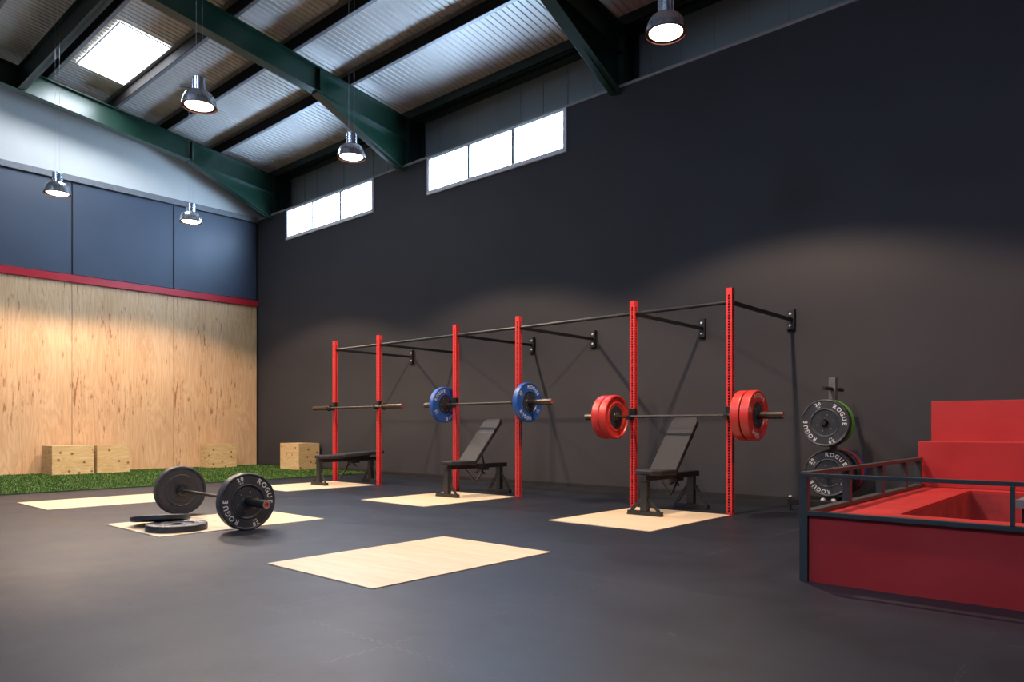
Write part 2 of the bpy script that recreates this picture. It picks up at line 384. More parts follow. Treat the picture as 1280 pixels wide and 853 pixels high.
# back wall: dark backing, plywood, black panels, strips, white gable
wb = MB().box(-.2, -.02, YL, 0, 0, 5.1).build('wall_back', M['wall_back_base'], smooth=False); tag(wb, 'back wall faced with plywood and black panels', kind='structure')
edges = [-.03, -1.755, -3.506, -5.26, -7.01, -8.76, -10.5, -12.25, YL+.02]
for y1, y0 in zip(edges, edges[1:]):
    b = MB().box(-.02, 0, -(y1-y0)/2+.004, (y1-y0)/2-.004, 0, 3.325, .002)
    b.build('plywood_panel', M['ply_wall'], wb, loc=(0, (y0+y1)/2, .012))
    b = MB().box(-.02, 0, -(y1-y0)/2+.014, (y1-y0)/2-.014, 0, 1.60, .003)
    b.build('black_panel', M['panel_black'], wb, loc=(0, (y0+y1)/2, 3.475))
o = MB().box(-.02, .035, YL, -.02, 3.335, 3.462, .004).build('trim_2', M['trim_red']); tag(o, 'red strip between plywood and black panels', kind='structure')
o = MB().box(-.02, .05, YL, -.02, 5.09, 5.195, .004).build('trim_3', M['trim_grey']); tag(o, 'grey strip above black panels', kind='structure')
o = MB().box(-.02, .012, -.03, 0, 0, 5.09).build('trim_4', M['trim_black'], smooth=False); tag(o, 'black corner strip', kind='structure')
poly = [(YL, 5.1), (.45, 5.1), (.45, roof_z(.45)+.1), (RIDGE, roof_z(RIDGE)+.1), (YL, roof_z(YL)+.1)]
o = MB().prism(poly, 0, -.2, -.06).build('wall_back_gable', M['wall_light'], smooth=False); tag(o, 'white gable above the back wall panels', kind='structure')
# unseen sides of the hall
o = MB().prism([(YL, 0), (.5, 0), (.5, roof_z(.5)+.1), (RIDGE, roof_z(RIDGE)+.1), (YL, roof_z(YL)+.1)], 0, XF, XF+.15).build('wall_front', M['wall_dark'], smooth=False); tag(o, kind='structure')
b = MB().box(-.2, XF+.15, YL-.1, YL, 0, 6.3)
o = b.build('wall_left', M['wall_dark'], smooth=False); tag(o, kind='structure')

# corrugated roof sheets, one slope each side of the ridge
def roof_slope(y_lo, y_hi, k0=0, k1=None):
    bm = bmesh.new(); p = .098; n = k1 or int((XF+.5)/p); pts = []
    for k in range(k0, n):
        x = -.25+k*p; d = .012
        pts += [(x, 0), (x+p*.52, 0), (x+p*.62, d), (x+p*.90, d)]
    z0, z1 = roof_z(y_lo), roof_z(y_hi); top = []; bot = []
    A = [bm.verts.new((x, y_lo, z0+d)) for x, d in pts]; B = [bm.verts.new((x, y_hi, z1+d)) for x, d in pts]
    for k in range(len(pts)-1): bm.faces.new((A[k], A[k+1], B[k+1], B[k]))
    s = MB(); s.add(bm)
    s.box(-.25+k0*p, -.25+n*p, -abs(y_hi-y_lo)/2, abs(y_hi-y_lo)/2, 0, .03, 0,
          Matrix.Translation((0, (y_lo+y_hi)/2, (z0+z1)/2+.05)) @ Matrix.Rotation(math.atan2(z1-z0, y_hi-y_lo), 4, 'X'))
    return s
SKX0, SKX1, SKY0, SKY1 = -.25+15*.098, -.25+33*.098, -3.80, -3.105
s = roof_slope(YL-.1, RIDGE)
for y0, y1, k0, k1 in ((RIDGE, SKY0, 0, None), (SKY1, .55, 0, None), (SKY0, SKY1, 0, 15), (SKY0, SKY1, 33, None)):
    t = roof_slope(y0, y1, k0, k1)
    me = bpy.data.meshes.new('t'); t.bm.to_mesh(me); t.bm.free(); s.bm.from_mesh(me); bpy.data.meshes.remove(me)
o = s.build('ceiling', M['roof'], smooth=False); tag(o, 'grey ribbed roof sheeting', kind='structure')

# ------------------------------------------------------------------ steel frames
FR = (.5346, 4.7385, 8.9748, 13.20, 17.42)
def rz(y): return 5.965-.135*y      # top of the rafter
def rafter(x, label):
    r = empty('roof_rafter', (x, 0, 0), label=label, cat='roof beam', group='green steel roof frames')
    D, fw, tf = .375, .17, .018
    ye, yh, y2 = .03, -1.66, RIDGE
    zb = lambda y: rz(y)-D
    MB().prism([(ye, rz(ye)), (ye, 5.08), (-.10, 5.085), (yh, zb(yh)), (y2, zb(y2)), (y2, rz(y2))], 0, -.006, .006).build('web', M['green'], r, smooth=False)
    MB().beam((0, ye, rz(ye)-tf/2), (0, y2, rz(y2)-tf/2), fw, tf, .002).build('flange', M['green'], r)
    MB().beam((0, ye, zb(ye)+tf/2), (0, y2, zb(y2)+tf/2), fw, tf, .002).build('flange', M['green'], r)
    MB().beam((0, -.02, 5.085), (0, yh-.05, zb(yh)-.002), fw, tf, .002).build('flange', M['green'], r)
    for sx in (-1, 1):
        MB().box(min(sx*.006, sx*fw*.48), max(sx*.006, sx*fw*.48), yh-.008, yh+.008, zb(yh)+tf, rz(yh)-tf).build('stiffener', M['green'], r, smooth=False)
    MB().box(-fw/2, fw/2, .022, .042, 5.06, rz(0)-.0).build('end_plate', M['green'], r, smooth=False)
    c = MB(); c.box(-fw/2, fw/2, .062, .08, 0, rz(0)+.02); c.box(-fw/2, fw/2, .37, .388, 0, rz(0)+.02); c.box(-.006, .006, .08, .37, 0, rz(0)+.02)
    c.build('column', M['green_dark'], r, smooth=False)
    # the far slope of the portal, mirrored about the ridge
    m = MB()
    m.prism([(y2, zb(y2)), (y2, rz(y2)), (YL+.02, rz(ye)), (YL+.02, 5.1), (2*y2-yh, zb(yh))], 0, -.006, .006)
    m.beam((0, y2, rz(y2)-tf/2), (0, YL+.02, rz(0)-tf/2), fw, tf); m.beam((0, y2, zb(y2)+tf/2), (0, YL+.02, zb(0)+tf/2), fw, tf)
    m.build('rafter_arm', M['green'], r, smooth=False)
rafter(FR[0], 'green steel roof rafter close to the back wall, lit under the rooflight')
rafter(FR[1], 'green steel roof rafter across the middle, between the two high windows')
rafter(FR[2], 'dark green roof rafter nearest the camera, meeting the wall right of both windows')
for x in FR[3:]: rafter(x, 'green steel roof rafter behind the camera')
def purlin(y, label):
    zt = roof_z(y)-.004; zb = rz(y)+.002
    r = empty('roof_purlin', (0, y, zb))
    h = zt-zb
    MB().box(-.05, XF, -.006, .006, 0, h).build('web', M['purlin'], r, smooth=False)
    b = MB(); b.box(-.05, XF, .006, .06, 0, .008); b.box(-.05, XF, .054, .06, .008, .022); b.box(-.05, XF, -.07, -.006, h-.02, h-.012)
    b.build('flange', M['purlin_lip'], r, smooth=False)
    tag(r, label, 'roof beam', 'steel purlins under the roof sheets')
names = ['second steel purlin out from the long dark wall', 'third steel purlin out from the long dark wall',
         'steel purlin along the near edge of the bright rooflight', 'steel purlin along the far edge of the bright rooflight, beside the green tie beam']
for y, n in zip((-1.13, -2.14, -3.03, -4.06), names): purlin(y, n)
for y in (-5.1, -6.1, -7.0): purlin(y, 'steel purlin high in the roof towards the ridge')
b = MB(); b.box(0, XF, .26, .41, 5.985, 6.13, .004); b.box(0, XF, .10, .115, 5.985, 6.13); b.box(0, XF, .10, .17, 5.985, 5.995)
o = b.build('eaves_beam', M['green_dark'], smooth=False); tag(o, 'black-green eaves beam running along the top of the grey cladding', 'roof beam')
b = MB(); b.box(FR[0]-.1, XF, -4.42, -4.41, 6.20, 6.56); b.box(FR[0]-.1, XF, -4.47, -4.36, 6.20, 6.212); b.box(FR[0]-.1, XF, -4.47, -4.36, 6.548, 6.56)
o = b.build('tie_beam', M['green_dark'], smooth=False); tag(o, 'deep dark tie beam beyond the bright rooflight at top left', 'roof beam')
# rooflights
def rooflight(x0, x1, y0, y1, label, group=None, glass='skylight', lift=0.):
    a = math.atan2(-.135, 1) if y0 > RIDGE else math.atan2(.135, 1)
    r = empty('rooflight', ((x0+x1)/2, (y0+y1)/2, roof_z((y0+y1)/2)-.018), label=label, cat='skylight', group=group)
    r.rotation_euler = (a, 0, 0)
    w, h = (x1-x0)/2, (y1-y0)/2/math.cos(a)
    MB().box(-w, w, -h, h, -.004+lift, .004+lift).build('glazing', M[glass], r, smooth=False)
    if lift > 0:
        b = MB(); g = .004
        b.box(-w-.02, -w+g, -h-.02, h+.02, -.006, .008); b.box(w-g, w+.02, -h-.02, h+.02, -.006, .008)
        b.box(-w+g, w-g, -h-.02, -h+g, -.006, .008); b.box(-w+g, w-g, h-g, h+.02, -.006, .008)
        b.build('upstand', M['upstand'], r, smooth=False)
        return
    b = MB(); f = .10
    b.box(-w-f, -w, -h-.05, h+.05, -.008, .010); b.box(w, w+f, -h-.05, h+.05, -.008, .010)
    b.box(-w, w, -h-.05, -h, -.008, .010); b.box(-w, w, h, h+.05, -.008, .010)
    b.build('frame', M['sky_frame'], r, smooth=False)
rooflight(SKX0, SKX1, SKY0, SKY1, 'bright white rooflight in the roof near the back wall', None, lift=.004)
for x0, n in ((5.4, 'added rooflight, out of view in the far slope over the middle bay'), (9.7, 'added rooflight, out of view in the far slope beside the camera bay'), (14.0, 'added rooflight, out of view in the far slope behind the camera')):
    rooflight(x0, x0+1.81, -10.9, -9.4, n, 'added fill rooflights out of view', 'skylight_fill')  # unseen rooflights, added only for cool fill light
# windows added to the unseen long wall, made up for fill light
def fill_window(idx, x0, x1):
    r = empty('window_%d' % idx, ((x0+x1)/2, YL, 4.3), kind='structure'); w = (x1-x0)/2
    b = MB(); b.box(-w, w, 0, .05, -.05, 0); b.box(-w, w, 0, .05, .9, .95); b.box(-w-.05, -w, 0, .05, -.05, .95); b.box(w, w+.05, 0, .05, -.05, .95)
    b.build('window_frame', M['window_frame'], r, smooth=False)
    MB().box(-w, w, .01, .02, 0, .9).build('pane', M['pane_fill'], r, smooth=False)
for i, (x0, x1) in enumerate(((1.1, 3.9), (5.3, 8.1), (9.5, 12.4), (13.7, 16.6))): fill_window(3+i, x0, x1)

# ------------------------------------------------------------------ turf
t = empty('turf_strip', (0, 0, 0), label='green artificial turf strip along the foot of the plywood wall', cat='turf', kind='stuff')
XG = 3.945
BOXES = ((.10,.68,-4.02,-2.77), (.08,.50,-1.305,-.70), (1.70,2.38,-.52,-.04))
MB().box(.002, XG, YL+.3, -.014, .0005, .016, .0).build('turf_backing', M['turf_base'], t, smooth=False)
bm = bmesh.new(); rnd = random.Random(3)
for i in range(72000):
    x = rnd.uniform(.02, XG+.005); y = -rnd.random()**1.0*8.6-.03
    if any(a0 < x < a1 and b0 < y < b1 for a0, a1, b0, b1 in BOXES): continue
    h = rnd.uniform(.012, .026); a = rnd.uniform(0, 2*PI); w = rnd.uniform(.004, .008); l = rnd.uniform(.004, .016)
    c, s_ = math.cos(a), math.sin(a)
    v = [bm.verts.new((x-w*c, y-w*s_, .014)), bm.verts.new((x+w*c, y+w*s_, .014)), bm.verts.new((x-l*s_, y+l*c, .014+h))]
    f = bm.faces.new(v); f.material_index = 1 if rnd.random() < .22 else 0
me = bpy.data.meshes.new('turf_blades'); bm.to_mesh(me); bm.free(); me.materials.append(M['turf_a']); me.materials.append(M['turf_b'])
o = bpy.data.objects.new('turf_blades', me); col.objects.link(o); o.parent = t; o['kind'] = 'stuff'

# ------------------------------------------------------------------ lifting platforms (inlaid wooden boards)
def platform(x0, x1, y0, y1, label, split=False):
    r = empty('lifting_platform', ((x0+x1)/2, (y0+y1)/2, 0), label=label, cat='lifting platform', group='wooden lifting platforms in the floor')
    w, h = (x1-x0)/2, (y1-y0)/2; z = .006
    if split:
        MB().box(-w, w, -h, -.004, .0005, z, .001).build('board', M['ply_deck'], r)
        MB().box(-w, w, .004, h, .0005, z, .001).build('board', M['ply_deck'], r)
    else:
        MB().box(-w, w, -h, -.0007, .0005, z, .0004).build('board', M['ply_deck'], r)
        MB().box(-w, w, .0007, h, .0005, z, .0004).build('board', M['ply_deck'], r)
platform(10.24, 11.245, -2.97, -1.575, 'wooden lifting platform under the rack with the red-plated barbell')
platform(7.58, 8.62, -2.97, -1.575, 'wooden lifting platform under the rack with the blue-plated barbell')
platform(4.99, 6.02, -2.95, -1.575, 'wooden lifting platform under the rack with the bare barbell')
platform(10.245, 11.25, -5.62, -4.205, 'empty wooden lifting platform nearest the camera')
platform(7.67, 8.71, -5.61, -4.205, 'wooden lifting platform under the floor barbell and the loose plates', True)
platform(5.09, 6.11, -5.595, -4.205, 'empty wooden lifting platform nearest the turf, left of the floor barbell')

# ------------------------------------------------------------------ plyo boxes
def plyo_box(x0, x1, y0, y1, h, label):
    r = empty('plyometric_box', ((x0+x1)/2, (y0+y1)/2, .017), label=label, cat='box', group='plywood jump boxes on the turf')
    a, c, t = (x1-x0)/2, (y1-y0)/2, .018
    off = Vector((x0*1.7, y0*2.3, h))
    def part(b, m, seed):
        o = b.build('side_panel' if seed else 'top_panel', m, r); return o
    part(MB().box(-a, a, -c, c, h-t, h, .002), M['ply_box_x'], 0)
    for sx in (-1, 1): part(MB().box(*sorted((sx*a, sx*(a-t))), -c+t, c-t, 0, h-t, .0015), M['ply_box_y'], 1)
    for sy in (-1, 1): part(MB().box(-a, a, *sorted((sy*c, sy*(c-t))), 0, h-t, .0015), M['ply_box_x'], 1)
    return r
plyo_box(.12, .66, -4.00, -3.37, .48, 'plywood jump box with dark knots, leftmost of the three boxes along the plywood wall')
plyo_box(.12, .66, -3.325, -2.79, .48, 'plywood jump box close beside the leftmost box, its narrow dark gap on the left')
plyo_box(.10, .48, -1.285, -.72, .46, 'plywood jump box alone near the right end of the plywood wall, behind the floor barbell')
plyo_box(1.72, 2.36, -.50, -.06, .49, 'plywood jump box against the dark wall, behind the flat bench')

# ------------------------------------------------------------------ pendant lamps
def make_lamp():
    r = empty('pendant_lamp', (0,0,0))
    R = .168
    prof = [(.060,.165), (.075,.162), (.100,.152), (.128,.130), (.150,.095), (.162,.055), (R,.010), (R+.003,0)]
    inner = [(r_-.004, z-.003) for r_, z in prof[::-1]]; inner[0] = (R-.002, 0)
    MB().lathe(prof).build('lamp_shade', M['shade'], r)
    MB().lathe([(R-.001,.002), (.158,.055), (.146,.093), (.124,.126), (.05,.155)]).build('shade_lining', M['shade_in'], r)
    MB().lathe([(R+.004,-.002), (R+.004,.006), (R-.006,.006), (R-.006,-.002)], closed=True).build('rim', M['lamp_rim'], r)
    MB().lathe([(0,.012), (.136,.012), (.138,.016), (.138,.022), (0,.022)]).build('lens', M['lens'], r)
    MB().lathe([(R-.006,.012), (.1385,.014), (.1385,.020), (R-.008,.020)], closed=True).build('lens_gasket', M['shade_in'], r)
    b = MB().lathe([(0,.300), (.052,.300), (.060,.294), (.060,.166), (.066,.160)])
    for k in range(10):
        a = 2*PI*k/10; b.box(-.003, .003, .058, .066, .172, .288, 0, Matrix.Rotation(a, 4, 'Z'))
    b.build('lamp_housing', M['shade'], r)
    return r
lamps = [(11.11, -2.50, 'chrome pendant lamp at the top edge, nearest the camera'),
         (6.86, -2.58, 'chrome pendant lamp hanging in front of the middle green rafter'),
         (2.64, -2.62, 'chrome pendant lamp against the black panels, nearest the room corner'),
         (6.86, -4.45, 'chrome pendant lamp hanging below and right of the bright rooflight'),
         (2.64, -4.50, 'chrome pendant lamp against the black panels, at the left of the back wall')]
proto = make_lamp(); index_kids(proto)
proto_used = False
def add_spot(x, y, z, e):
    l = bpy.data.lights.new('lamp_light', 'SPOT'); l.energy = e; l.color = (1.0, .74, .52); l.spot_size = math.radians(133); l.spot_blend = .22
    l.shadow_soft_size = .035
    o = bpy.data.objects.new('lamp_light', l); col.objects.link(o); o.location = (x, y, z)
LAMP_W = 470
allp = list(lamps) + [(2.64, -9.9, None), (6.86, -9.9, None), (11.11, -4.45, 'pendant lamp above the camera'), (15.6, -2.5, 'pendant lamp behind the camera')]
for x, y, lab in allp:
    if lab is None: continue
    L_ = proto if not proto_used else copy_tree(proto); proto_used = True
    L_.location = (x, y, 4.075); tag(L_, lab, 'lamp', 'pendant lamps')
    for dx in (-.03, .03):
        MB().cyl((dx, dx*.6, .295), (dx, dx*.6, roof_z(y)-4.075-.01), .0014, 8).build('suspension_wire', M['wire'], L_)
    add_spot(x, y, 4.07, LAMP_W*.5 if (x, y) == (11.11, -4.45) else LAMP_W*.6 if x > 15 else LAMP_W)     # the two nearest the camera burn dimmer
    if (x, y) == (6.86, -4.45):
        MB().beam((-.06,-.02,.22), (-.20,-.10,.25), .02, .03, .003).build('cable_arm', M['black_metal'], L_)

# ------------------------------------------------------------------ pull-up rig on the long wall
UX = (4.96, 6.015, 7.56, 8.61, 10.168, 11.21)
YU = -1.50                      # centre line of the uprights
HU = 2.09
rig = empty('pull_up_rig', (8.085, YU, 0), label='wall-mounted pull-up rig with six red perforated uprights and black bars', cat='rack')
def upright(w=.058, pitch=.0265, hole=.0175):
    bm = bmesh.new(); n = int((HU-.05)/pitch)
    zs = [0.]
    for k in range(n):
        z = .035+k*pitch; zs += [z-hole/2, z+hole/2]
    zs.append(HU)
    us = [-w/2, -hole/2, hole/2, w/2]
    grid = {}
    def vert(face, i, j):
        u = us[i]; z = zs[j]
        c = {0:(u,-w/2), 1:(w/2,u), 2:(-u,w/2), 3:(-w/2,-u)}[face]
        key = (round(c[0],5), round(c[1],5), j)
        if key not in grid: grid[key] = bm.verts.new((c[0], c[1], z))
        return grid[key]
    for face in range(4):
        for j in range(len(zs)-1):
            for i in range(3):
                if i == 1 and j % 2 == 1: continue
                bm.faces.new((vert(face,i,j), vert(face,i+1,j), vert(face,i+1,j+1), vert(face,i,j+1)))
    s = MB(); s.add(bm)
    s.box(-w/2, w/2, -w/2, w/2, HU, HU+.004, .001); return s
proto_u = None
for x in UX:
    if proto_u is None:
        proto_u = upright().build('upright', [M['red_paint'], M['black_metal']], rig, loc=(x-8.085, 0, 0), smooth=False)
        md = proto_u.modifiers.new('wall', 'SOLIDIFY'); md.thickness = .003; md.offset = -1; md.material_offset = 1; md.material_offset_rim = 1  # inside faces black: shade within the holes put into the colour
    else:
        c = proto_u.copy(); col.objects.link(c); c.location = (x-8.085, 0, 0)
    xx = x-8.085
    MB().beam((xx, .029, 1.965), (xx, -YU-.008, 1.965), .034, .034, .003).build('wall_arm', M['black_metal'], rig)
    br = MB().box(xx-.045, xx+.045, -YU-.010, -YU-.001, 1.857, 2.078, .002)
    br.box(xx+.033, xx+.045, -YU-.045, -YU-.005, 1.857, 2.078, .002); br.box(xx-.045, xx+.045, -YU-.045, -YU-.005, 1.857, 1.864)
    br = br.build('wall_bracket', M['black_metal'], rig)
    for z in (1.905, 2.03):
        MB().lathe([(0,.011), (.011,.010), (.015,.003), (.015,0)], 12, Matrix.Translation((xx-.012, -YU-.010, z)) @ Matrix.Rotation(PI/2, 4, 'X')).build('bolt', M['bolt'], br)
for a, b_ in zip(UX, UX[1:]):
    MB().cyl((a-8.085+.029, 0, 1.965), (b_-8.085-.029, 0, 1.965), .0175, 16).build('pull_up_bar', M['black_metal'], rig)

# J-cups: one bracket on each upright, the bar resting in it
def make_jcup():
    r = empty('j_cup', (0,0,0))
    b = MB(); b.box(-.033, .033, -.0, .006, -.03, .085, .002); b.box(-.033,-.0295, .006, .05, .01, .085); b.box(.0295,.033, .006, .05, .01, .085)
    b.build('mounting_plate', M['black_metal'], r)
    b = MB(); b.box(-.02, .02, -.066, 0, -.030, -.0150, .002); b.box(-.02, .02, -.074, -.064, -.030, .012, .002); b.build('hook', M['black_metal'], r)
    return r
jp = make_jcup(); index_kids(jp); used = False
YB = YU-.029-.049            # bar axis in front of the uprights
bars_z = (1.092, 1.092, 1.092, 1.092, .915, .915)
jl = ['black J-cup on the upright under the left end of the bare barbell', 'black J-cup on the upright under the right end of the bare barbell',
      'black J-cup on the upright beside the left blue plate', 'black J-cup on the upright beside the right blue plate',
      'black J-cup on the upright right of the left pair of red plates', 'black J-cup on the upright just left of the right pair of red plates']
for x, z, lab in zip(UX, bars_z, jl):
    c = jp if not used else copy_tree(jp); used = True
    c.location = (x, YU-.029-.0065, z); tag(c, lab, 'bracket', 'J-cups holding the barbells')

# ------------------------------------------------------------------ barbells (axis along local X)
def make_barbell(sleeve_m, lx=1.052, ls=.395):
    r = empty('barbell', (0,0,0))
    MB().cyl((-lx+ls, 0, 0), (lx-ls, 0, 0), .0145, 20).build('shaft', M['bar_steel'], r)
    for s in (-1, 1):
        rot = Matrix.Rotation(s*PI/2, 4, 'Y')
        a = lx-ls
        MB().lathe([(.0145,a-.028), (.030,a-.028), (.034,a-.024), (.034,a-.018), (.047,a-.016), (.049,a-.012), (.049,a-.002), (.047,a), (.026,a)], 32, rot).build('collar', sleeve_m, r)
        sl = MB().lathe([(.033,a), (.033,lx-.004), (.031,lx), (.024,lx)], 32, rot).build('sleeve', sleeve_m, r)
        cp = MB().lathe([(.0185,lx-.004), (.0185,lx+.001), (.009,lx+.001), (.008,lx-.003), (0,lx-.003)], 32, rot).build('end_cap', M['cap_red'], sl)
        MB().lathe([(.029,lx-.003), (.029,lx+.003), (.0187,lx+.003), (.0187,lx-.003)], 32, rot, closed=True).build('snap_ring', M['cap_ring'], sl)
    return r
bb = make_barbell(M['sleeve']); index_kids(bb)
bb.location = (10.682, YB, .915); tag(bb, 'racked barbell loaded with two red plates on each end', 'barbell', 'barbells')
c = copy_tree(bb); c.location = (8.118, YB, 1.092); tag(c, 'racked barbell loaded with one blue plate on each end', 'barbell', 'barbells')
c = copy_tree(bb); c.location = (5.565, YB, 1.092); tag(c, 'bare racked barbell without plates', 'barbell', 'barbells')
FB_ROT = math.atan2(-.115, 1.62)
FBC = Vector((8.115, -4.937, .225))
fb = make_barbell(M['chrome_sleeve']); fb.location = FBC; fb.rotation_euler = (0, 0, FB_ROT)
tag(fb, 'barbell lying on the floor with one black plate on each end', 'barbell', 'barbells')

# ------------------------------------------------------------------ bumper plates (axis = local Z, lettered face at +t)
def text_mesh(ch, size):
    cu = bpy.data.curves.new('txt', 'FONT'); cu.body = ch; cu.size = size; cu.extrude = .0008; cu.offset = size*.012
    cu.align_x = 'CENTER'; cu.align_y = 'CENTER'; cu.resolution_u = 3
    ob = bpy.data.objects.new('txt', cu); col.objects.link(ob)
    dg = bpy.context.evaluated_depsgraph_get(); me = bpy.data.meshes.new_from_object(ob.evaluated_get(dg))
    bpy.data.objects.remove(ob); bpy.data.curves.remove(cu)
    return me
TXT = {}
def letters(bm, word, rad, ang0, step, size, z):
    """word set clockwise round the ring, tops outward; ang0 = clock angle (rad) of its middle"""
    n = len(word)
    for i, ch in enumerate(word):
        if (ch, size) not in TXT: TXT[(ch, size)] = text_mesh(ch, size)
        a = ang0+(i-(n-1)/2)*step           # clockwise from 12 o'clock
        m = Matrix.Rotation(-a, 4, 'Z') @ Matrix.Translation((0, rad, z))
        me = TXT[(ch, size)].copy(); me.transform(m); bm.from_mesh(me); bpy.data.meshes.remove(me)
R = .225
def make_plate(rub, hubm, t=.08, hub_r=.115, ring_r=.137, back_deep=.012):
    r = empty('bumper_plate', (0,0,0)); h = t/2; d = back_deep
    ro = MB()
    prof = [(hub_r, h-.012), (ring_r-.014, h-.010), (ring_r-.006, h-.001), (ring_r, h-.004), (ring_r+.006, h-.005),
            (R-.022, h-.005), (R-.015, h-.001), (R-.008, h), (R-.002, h-.004), (R, h-.010),
            (R, -h+.010), (R-.002, -h+.004), (R-.008, -h), (R-.020, -h+.001), (R-.028, -h+d), (ring_r+.012, -h+d), (ring_r+.004, -h+d*.6), (ring_r-.004, -h+d), (hub_r, -h+d)]
    ro.lathe(prof, 96, closed=True)
    ro = ro.build('rubber_ring', rub, r, angle=28)
    hb = MB(); hb.lathe([(.035, h-.010), (hub_r-.003, h-.010), (hub_r, h-.013), (hub_r, -h+d+.003), (hub_r-.003, -h+d), (.035, -h+d)], 64, closed=True)
    hb.lathe([(.035, h-.004), (.043, h-.004), (.047, h-.010), (.035, h-.012)], 48, closed=True)
    hb.lathe([(.035, -h+d-.006), (.043, -h+d-.006), (.047, -h+d), (.035, -h+d+.002)], 48, closed=True)
    hb = hb.build('steel_hub', hubm, r)
    for k in range(6):
        a = 2*PI*k/6+.3
        for z0, s in ((h-.010, 1), (-h+d, -1)):
            MB().lathe([(0, s*.0035), (.004, s*.0035), (.0055, s*.001), (.0055, 0)], 10, Matrix.Translation((.078*math.cos(a), .078*math.sin(a), z0))).build('bolt', M['plate_bolt'] if s > 0 else M['rubber_black'], hb)
    rr = (ring_r+R)/2-.003; zz = h-.0046
    for k in (0, 1):
        for words in ((('ROGUE', rr, 0, 15.5, .055),), (('20', rr+.008, -82, 9.5, .045), ('KG', rr-.022, -82, 6, .018))):
            s = MB()
            for wd_, r_, an, st, sz in words: letters(s.bm, wd_, r_, k*PI+math.radians(an), math.radians(st), sz, zz)
            me = bpy.data.meshes.new('lettering'); s.bm.to_mesh(me); s.bm.free(); me.materials.append(M['letter'])
            o = bpy.data.objects.new('lettering', me); col.objects.link(o); o.parent = r
    return r
P_black = make_plate(M['rubber_black'], M['hub_dark'], .085)
P_red = make_plate(M['rubber_red'], M['hub_grey'], .084, .118, .140, .016)
P_blue = make_plate(M['rubber_blue'], M['hub_dark'], .070, .118, .132, .008)
P_green = make_plate(M['rubber_green'], M['hub_dark'], .075)
for p in (P_black, P_red, P_blue, P_green): index_kids(p)
used_p = set()
def put_plate(p, loc, zdir, roll, label, group, up=(0,0,1)):
    """zdir = direction the lettered face looks; roll = clockwise turn of the lettering seen from the front"""
    o = p if p.name not in used_p else copy_tree(p); used_p.add(p.name)
    z = Vector(zdir).normalized(); y = Vector(up); y = (y-z*y.dot(z)).normalized(); x = y.cross(z)
    m = Matrix(((x.x,y.x,z.x),(x.y,y.y,z.y),(x.z,y.z,z.z))) @ Matrix.Rotation(-roll, 3, 'Z')
    o.rotation_mode = 'XYZ'; o.rotation_euler = m.to_euler('XYZ'); o.location = loc
    return tag(o, label, 'weight plate', group)
d2r = math.radians
# red pairs: collars at +-0.657 from the bar centre
gr = 'red plates on the racked barbell'
put_plate(P_red, (10.682+.657+.042, YB, .9131), (-1,0,0), d2r(30), 'red bumper plate right of the rack, inner one of its pair beside the red upright', gr)
put_plate(P_red, (10.682+.657+.134, YB, .9131), (1,0,0), d2r(8), 'red bumper plate at the right barbell end, outer one with white lettering', gr)
put_plate(P_red, (10.682-.657-.042, YB, .9131), (-1,0,0), d2r(20), 'red bumper plate left of the bench, inner one showing its dark steel hub', gr)
put_plate(P_red, (10.682-.657-.134, YB, .9131), (-1,0,0), d2r(75), 'red bumper plate at the left barbell end, outer one of its pair', gr)
gb = 'blue plates on the racked barbell'
put_plate(P_blue, (8.118+.657+.036, YB, 1.0901), (1,0,0), d2r(25), 'blue bumper plate on the right end of its barbell, in front of the red upright', gb)
put_plate(P_blue, (8.118-.657-.036, YB, 1.0901), (1,0,0), d2r(-38), 'blue bumper plate on the left end of its barbell', gb)
# floor barbell
ax = Vector((math.cos(FB_ROT), math.sin(FB_ROT), 0))
put_plate(P_black, FBC+ax*(.657+.043), ax, d2r(62), 'black bumper plate standing upright at the near end of the floor barbell', 'black plates on the floor barbell')
put_plate(P_black, FBC-ax*(.657+.043), -ax, d2r(10), 'black bumper plate standing upright at the far end of the floor barbell', 'black plates on the floor barbell')
# two loose plates
P_thin = make_plate(M['rubber_black'], M['hub_dark'], .050); index_kids(P_thin)
P_slim = make_plate(M['rubber_black'], M['hub_dark'], .042); index_kids(P_slim)
p1 = Vector((8.425, -5.357, .0065+.025))
put_plate(P_thin, p1, (0,0,1), d2r(150), 'loose black plate lying flat on the wooden platform, lettering up', 'loose black plates on the platform', up=(.3,1,0))
f = Vector((-.9167, .3996, 0)); lf = Vector((-.3996, -.9167, 0))
til = math.asin(.0515/.345)
zn = (Vector((0,0,1))*math.cos(til)+f*math.sin(til)).normalized()
c2 = p1+f*.345+lf*.12; c2.z = .0065+.225*math.sin(til)+.021*math.cos(til)+.0005
put_plate(P_slim, c2, zn, d2r(40), 'loose black plate tilted, leaning on the rim of the flat plate', 'loose black plates on the platform', up=(.3,1,0))

